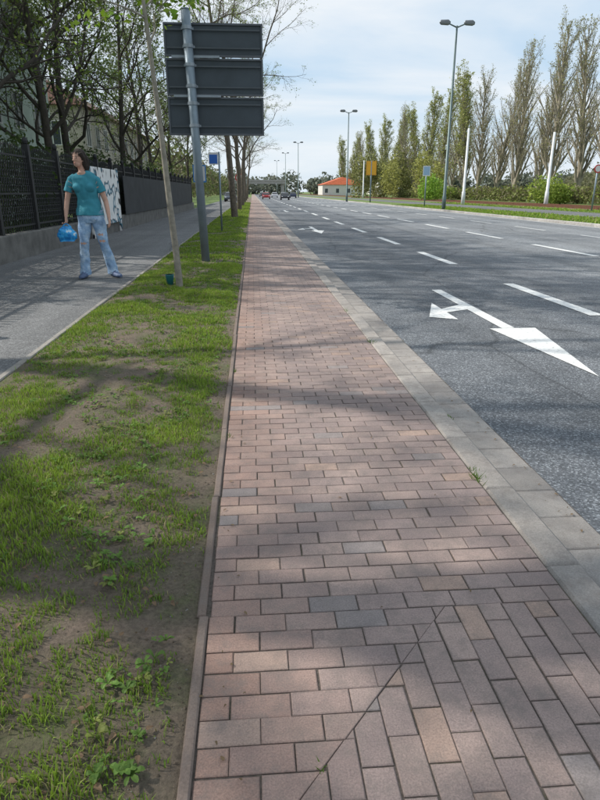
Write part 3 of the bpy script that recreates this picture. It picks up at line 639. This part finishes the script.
# ------------------------------------------------------------ woman
def woman():
    e=empty('woman',(-2.3,9.2,0))
    b=MB()
    SK,SH,JE,SHOE,HAIR=0,1,2,3,4
    b.tube([(-.02,.0,.885),(-.02,.0,.93),(-.02,.0,1.0),(-.025,0,1.1),(-.035,-.005,1.2),(-.045,-.005,1.3),(-.05,.0,1.38),(-.055,.0,1.43),(-.06,.0,1.465)],
        [(.196,.142),(.188,.136),(.172,.122),(.148,.11),(.155,.125),(.175,.13),(.178,.115),(.15,.09),(.08,.07)],24,SH)
    b.ell((-.125,-.09,1.255),(.072,.06,.068),SH); b.ell((.035,-.09,1.255),(.072,.06,.068),SH)
    b.tube([(-.17,0,1.395),(-.225,0,1.36),(-.27,-.01,1.27),(-.288,-.015,1.20)],[.052,.058,.053,.058],14,SH)
    b.tube([(.06,0,1.395),(.115,0,1.36),(.16,.0,1.27),(.183,.005,1.20)],[.052,.058,.053,.058],14,SH)
    b.tube([(-.23,0,1.34),(-.28,-.01,1.2),(-.312,-.02,1.08),(-.325,-.06,.97),(-.325,-.12,.865)],[.046,.042,.036,.033,.024],12,SK)
    b.tube([(.115,0,1.34),(.175,.01,1.2),(.215,.02,1.07),(.24,-.03,.96),(.26,-.08,.85)],[.046,.042,.036,.033,.024],12,SK)
    b.tube([(-.06,.01,1.42),(-.065,.0,1.50),(-.075,-.01,1.57)],[.062,.05,.05],14,SK)
    b.ell((-.058,-.06,1.445),(.06,.04,.035),SK,12,8)
    hc=Vector((-.085,-.02,1.63)); rot=Matrix.Rotation(R(-28),3,'Z')
    def H(x,y,z): return hc+rot@Vector((x,y,z))
    b.ell(H(0,0,.01),(.072,.092,.105),SK,20,14,rot); b.ell(H(0,-.035,-.065),(.05,.05,.045),SK,14,10,rot)
    b.tube([H(0,-.085,.015),H(0,-.112,-.022),H(0,-.09,-.03)],[.009,.015,.01],8,SK)
    b.ell(H(0,-.083,-.055),(.022,.012,.009),SK,10,6,rot)
    for s in (-1,1): b.ell(H(s*.074,.005,-.005),(.01,.02,.03),SK,8,6,rot)
    b.ell(H(0,.018,.042),(.084,.098,.098),HAIR,20,14,rot)
    b.tube([H(0,.09,.04),H(0,.115,-.03),H(.01,.11,-.11),H(.015,.095,-.17)],[.055,.06,.05,.025],12,HAIR)
    for s in (-1,1):
        b.tube([H(s*.055,-.03,.08),H(s*.078,.0,.01),H(s*.080,.02,-.08),H(s*.07,.04,-.15)],[.036,.032,.030,.016],10,HAIR)
    b.tube([(-.02,0,.99),(-.015,.0,.92),(-.01,.005,.84),(-.01,.005,.78)],[(.158,.112),(.178,.125),(.185,.13),(.14,.11)],24,JE)
    b.tube([(-.095,0,.86),(-.115,-.02,.70),(-.13,-.045,.52),(-.14,-.03,.46),(-.16,.0,.30),(-.175,.02,.12),(-.18,.03,.05)],[.1,.09,.067,.065,.068,.075,.08],16,JE)
    b.tube([(.075,0,.86),(.10,.01,.70),(.125,.0,.52),(.135,.02,.46),(.165,.06,.30),(.2,.10,.12),(.205,.105,.05)],[.1,.09,.067,.065,.068,.075,.08],16,JE)
    b.tube([(-.18,.07,.05),(-.18,.0,.052),(-.19,-.08,.04),(-.2,-.15,.032),(-.203,-.19,.028)],[(.036,.045),(.045,.05),(.046,.038),(.044,.03),(.025,.02)],14,SHOE)
    b.tube([(.18,.12,.05),(.22,.07,.052),(.27,.02,.04),(.32,-.03,.032),(.345,-.055,.028)],[(.036,.045),(.045,.05),(.046,.038),(.044,.03),(.025,.02)],14,SHOE)
    tmp=mesh_obj('tmp',b.v,b.f,(),None)
    src=[]
    for fi,fc in enumerate(b.f):
        vs_=[Vector(b.v[i]) for i in fc]; c=sum(vs_,Vector())/len(vs_)
        if len(fc)<=4:
            src.append((c,b.m[fi]))
            for v_ in vs_: src.append((v_.lerp(c,.35),b.m[fi]))
            for i in range(len(vs_)): src.append(((vs_[i]+vs_[(i+1)%len(vs_)])/2*.8+c*.2,b.m[fi]))
    md=tmp.modifiers.new('r','REMESH'); md.mode='VOXEL'; md.voxel_size=.006; md.use_smooth_shade=True
    m2=tmp.modifiers.new('s','SMOOTH'); m2.factor=.5; m2.iterations=4
    dg=bpy.context.evaluated_depsgraph_get(); me=bpy.data.meshes.new_from_object(tmp.evaluated_get(dg)); bpy.data.objects.remove(tmp)
    kd=kdtree.KDTree(len(src))
    for i,(c,_) in enumerate(src): kd.insert(c,i)
    kd.balance()
    nv_=len(me.vertices); cos=np.empty(nv_*3,dtype=np.float32); me.vertices.foreach_get('co',cos); cos=cos.reshape(-1,3)
    nrm=np.empty(nv_*3,dtype=np.float32); me.vertex_normals.foreach_get('vector',nrm); nrm=nrm.reshape(-1,3); out=cos.copy()
    for k in range(nv_):
        q=Vector(cos[k].tolist()); _,i,_d=kd.find(q); t=src[i][1]
        if t==SH: dlt=.012*noise.noise(Vector((q.x*9+q.z*5,q.y*8,q.z*11)))
        elif t==JE: dlt=.012*noise.noise(Vector((q.x*10,q.y*9,q.z*13+q.x*8)))
        elif t==HAIR: dlt=.008*noise.noise(Vector((q.x*45,q.y*45,q.z*14)))
        else: dlt=0
        out[k]=cos[k]+nrm[k]*dlt
    me.vertices.foreach_set('co',out.ravel()); me.update()
    skin=simple('skin',(.52,.31,.235),.08,10,.75); shirt=mat('teal_shirt',(.03,.21,.26),.85)
    nt=shirt[1]; fcol=ramp(nt,noise_n(nt,7,4),[(.3,(.03,.20,.27)),(.7,(.05,.29,.36))]); nt.links.new(fcol,shirt[2].inputs['Base Color'])
    jm,nt,jb=mat('light_denim',(.25,.38,.55),.9)
    c=ramp(nt,noise_n(nt,9,6,.7),[(.3,(.17,.27,.43)),(.5,(.28,.42,.6)),(.68,(.5,.62,.74))]); nt.links.new(c,jb.inputs['Base Color']); bump(nt,jb,noise_n(nt,24,4),.5,.02)
    shoe=simple('shoe',(.10,.14,.24),.3,12,.7); hair=simple('hair',(.022,.013,.009),.4,40,.8)
    for m_ in (skin,shirt[0],jm,shoe,hair): me.materials.append(m_)
    npol=len(me.polygons); cen=np.empty(npol*3,dtype=np.float32); me.polygons.foreach_get('center',cen); cen=cen.reshape(-1,3); mi=np.zeros(npol,dtype=np.int32)
    for k in range(npol):
        c=Vector(cen[k].tolist()); _,i,_d=kd.find(c); t=src[i][1]
        if t==JE and c.y<.02:
            for (kx,kz) in ((-.13,.50),(.13,.53),(.11,.62)):
                if abs(c.x-kx)<.04 and abs(c.z-kz)<.014+.006*math.sin(c.x*140): t=SK
        mi[k]=t
    me.polygons.foreach_set('material_index',mi); me.polygons.foreach_set('use_smooth',np.ones(npol,dtype=bool))
    body=bpy.data.objects.new('body',me); link(body,e)
    def hand(w,dirv,side,curl):
        hb=MB(); w=Vector(w); d=Vector(dirv).normalized(); s=Vector(side).normalized(); s=(s-d*s.dot(d)).normalized(); n=d.cross(s)
        hb.tube([w-d*.03,w,w+d*.03,w+d*.075,w+d*.085],[(.02,.02),(.024,.018),(.036,.016),(.038,.014),(.03,.01)] if abs(s.x)>.5 else [(.02,.02),(.018,.024),(.016,.036),(.014,.038),(.01,.03)],12)
        for k,(o,L) in enumerate(((-.029,.066),(-.0095,.075),(.0105,.07),(.03,.055))):
            p=w+d*.072+s*o; pts=[p]; dd=d.copy(); nn=n.copy()
            for j in range(3):
                d2=(dd*math.cos(curl)+nn*math.sin(curl)).normalized(); nn=(nn*math.cos(curl)-dd*math.sin(curl)).normalized(); dd=d2
                p=p+dd*L*[.42,.32,.26][j]; pts.append(p)
            hb.tube(pts,[.0088,.0082,.0075,.005],8)
        t0=w+d*.02-s*.03; hb.tube([t0,t0+d*.03-s*.022,t0+d*.058-s*.026+n*.01],[.011,.0095,.006],8)
        hb.obj('hand',[skin],e,True)
    hand((-.325,-.12,.865),(0,-.25,-1),(0,-1,.2),.75)
    hand((.26,-.08,.85),(.1,-.25,-1),(0,-1,.2),.3)
    fb=MB()
    for s in (-1,1): fb.ell(H(s*.03,-.083,.012),(.012,.006,.006),0,8,6,rot); fb.tube([H(s*.048,-.074,.03),H(s*.03,-.087,.035),H(s*.015,-.09,.032)],.003,5,1)
    fb.tube([H(-.02,-.088,-.052),H(0,-.097,-.054),H(.02,-.088,-.052)],.0035,5,2)
    fb.obj('face_features',[mat('eye',(.05,.035,.03),.2)[0],hair,simple('lips',(.4,.13,.12),.05)],e,True)
    bb_=MB(); nu,nv=28,16; vs=[];fs=[]
    for j in range(nv+1):
        t=j/nv; z=.085-.21*t; wx=.055+.075*min(1,t*2.2)-.02*max(0,t-.8)*5; wy=.02+.045*math.sin(min(1,t*1.15)*math.pi*.9)
        for i in range(nu):
            th=2*math.pi*i/nu; q=Vector((wx*math.copysign(abs(math.cos(th))**.7,math.cos(th)),wy*math.sin(th),z))
            k=1+.3*noise.noise(q*16)+.15*noise.noise(q*40); vs.append((q.x*k,q.y*k,q.z+.012*noise.noise(q*20)))
    for j in range(nv):
        for i in range(nu): i2=(i+1)%nu; fs.append((j*nu+i,j*nu+i2,(j+1)*nu+i2,(j+1)*nu+i))
    fs.append(tuple(range(nu)));fs.append(tuple(reversed(range(nv*nu,(nv+1)*nu))))
    bb_.add(vs,fs)
    for s in (-1,1): bb_.tube([(s*.045,.01*s,.07),(s*.03,.005*s,.10),(0,0,.118)],[.012,.009,.007],6,0)
    bm_,nt,b3=mat('blue_plastic',(.02,.25,.6),.25); c=ramp(nt,noise_n(nt,11,3),[(.4,(.01,.2,.55)),(.56,(.05,.42,.8)),(.64,(.6,.7,.75))]); nt.links.new(c,b3.inputs['Base Color'])  # pale end of the ramp paints white highlights into the blue
    bb_.obj('carrier_bag',[bm_],None,True,(-2.3-.325,9.2-.165,.66))
    return e
we=woman()
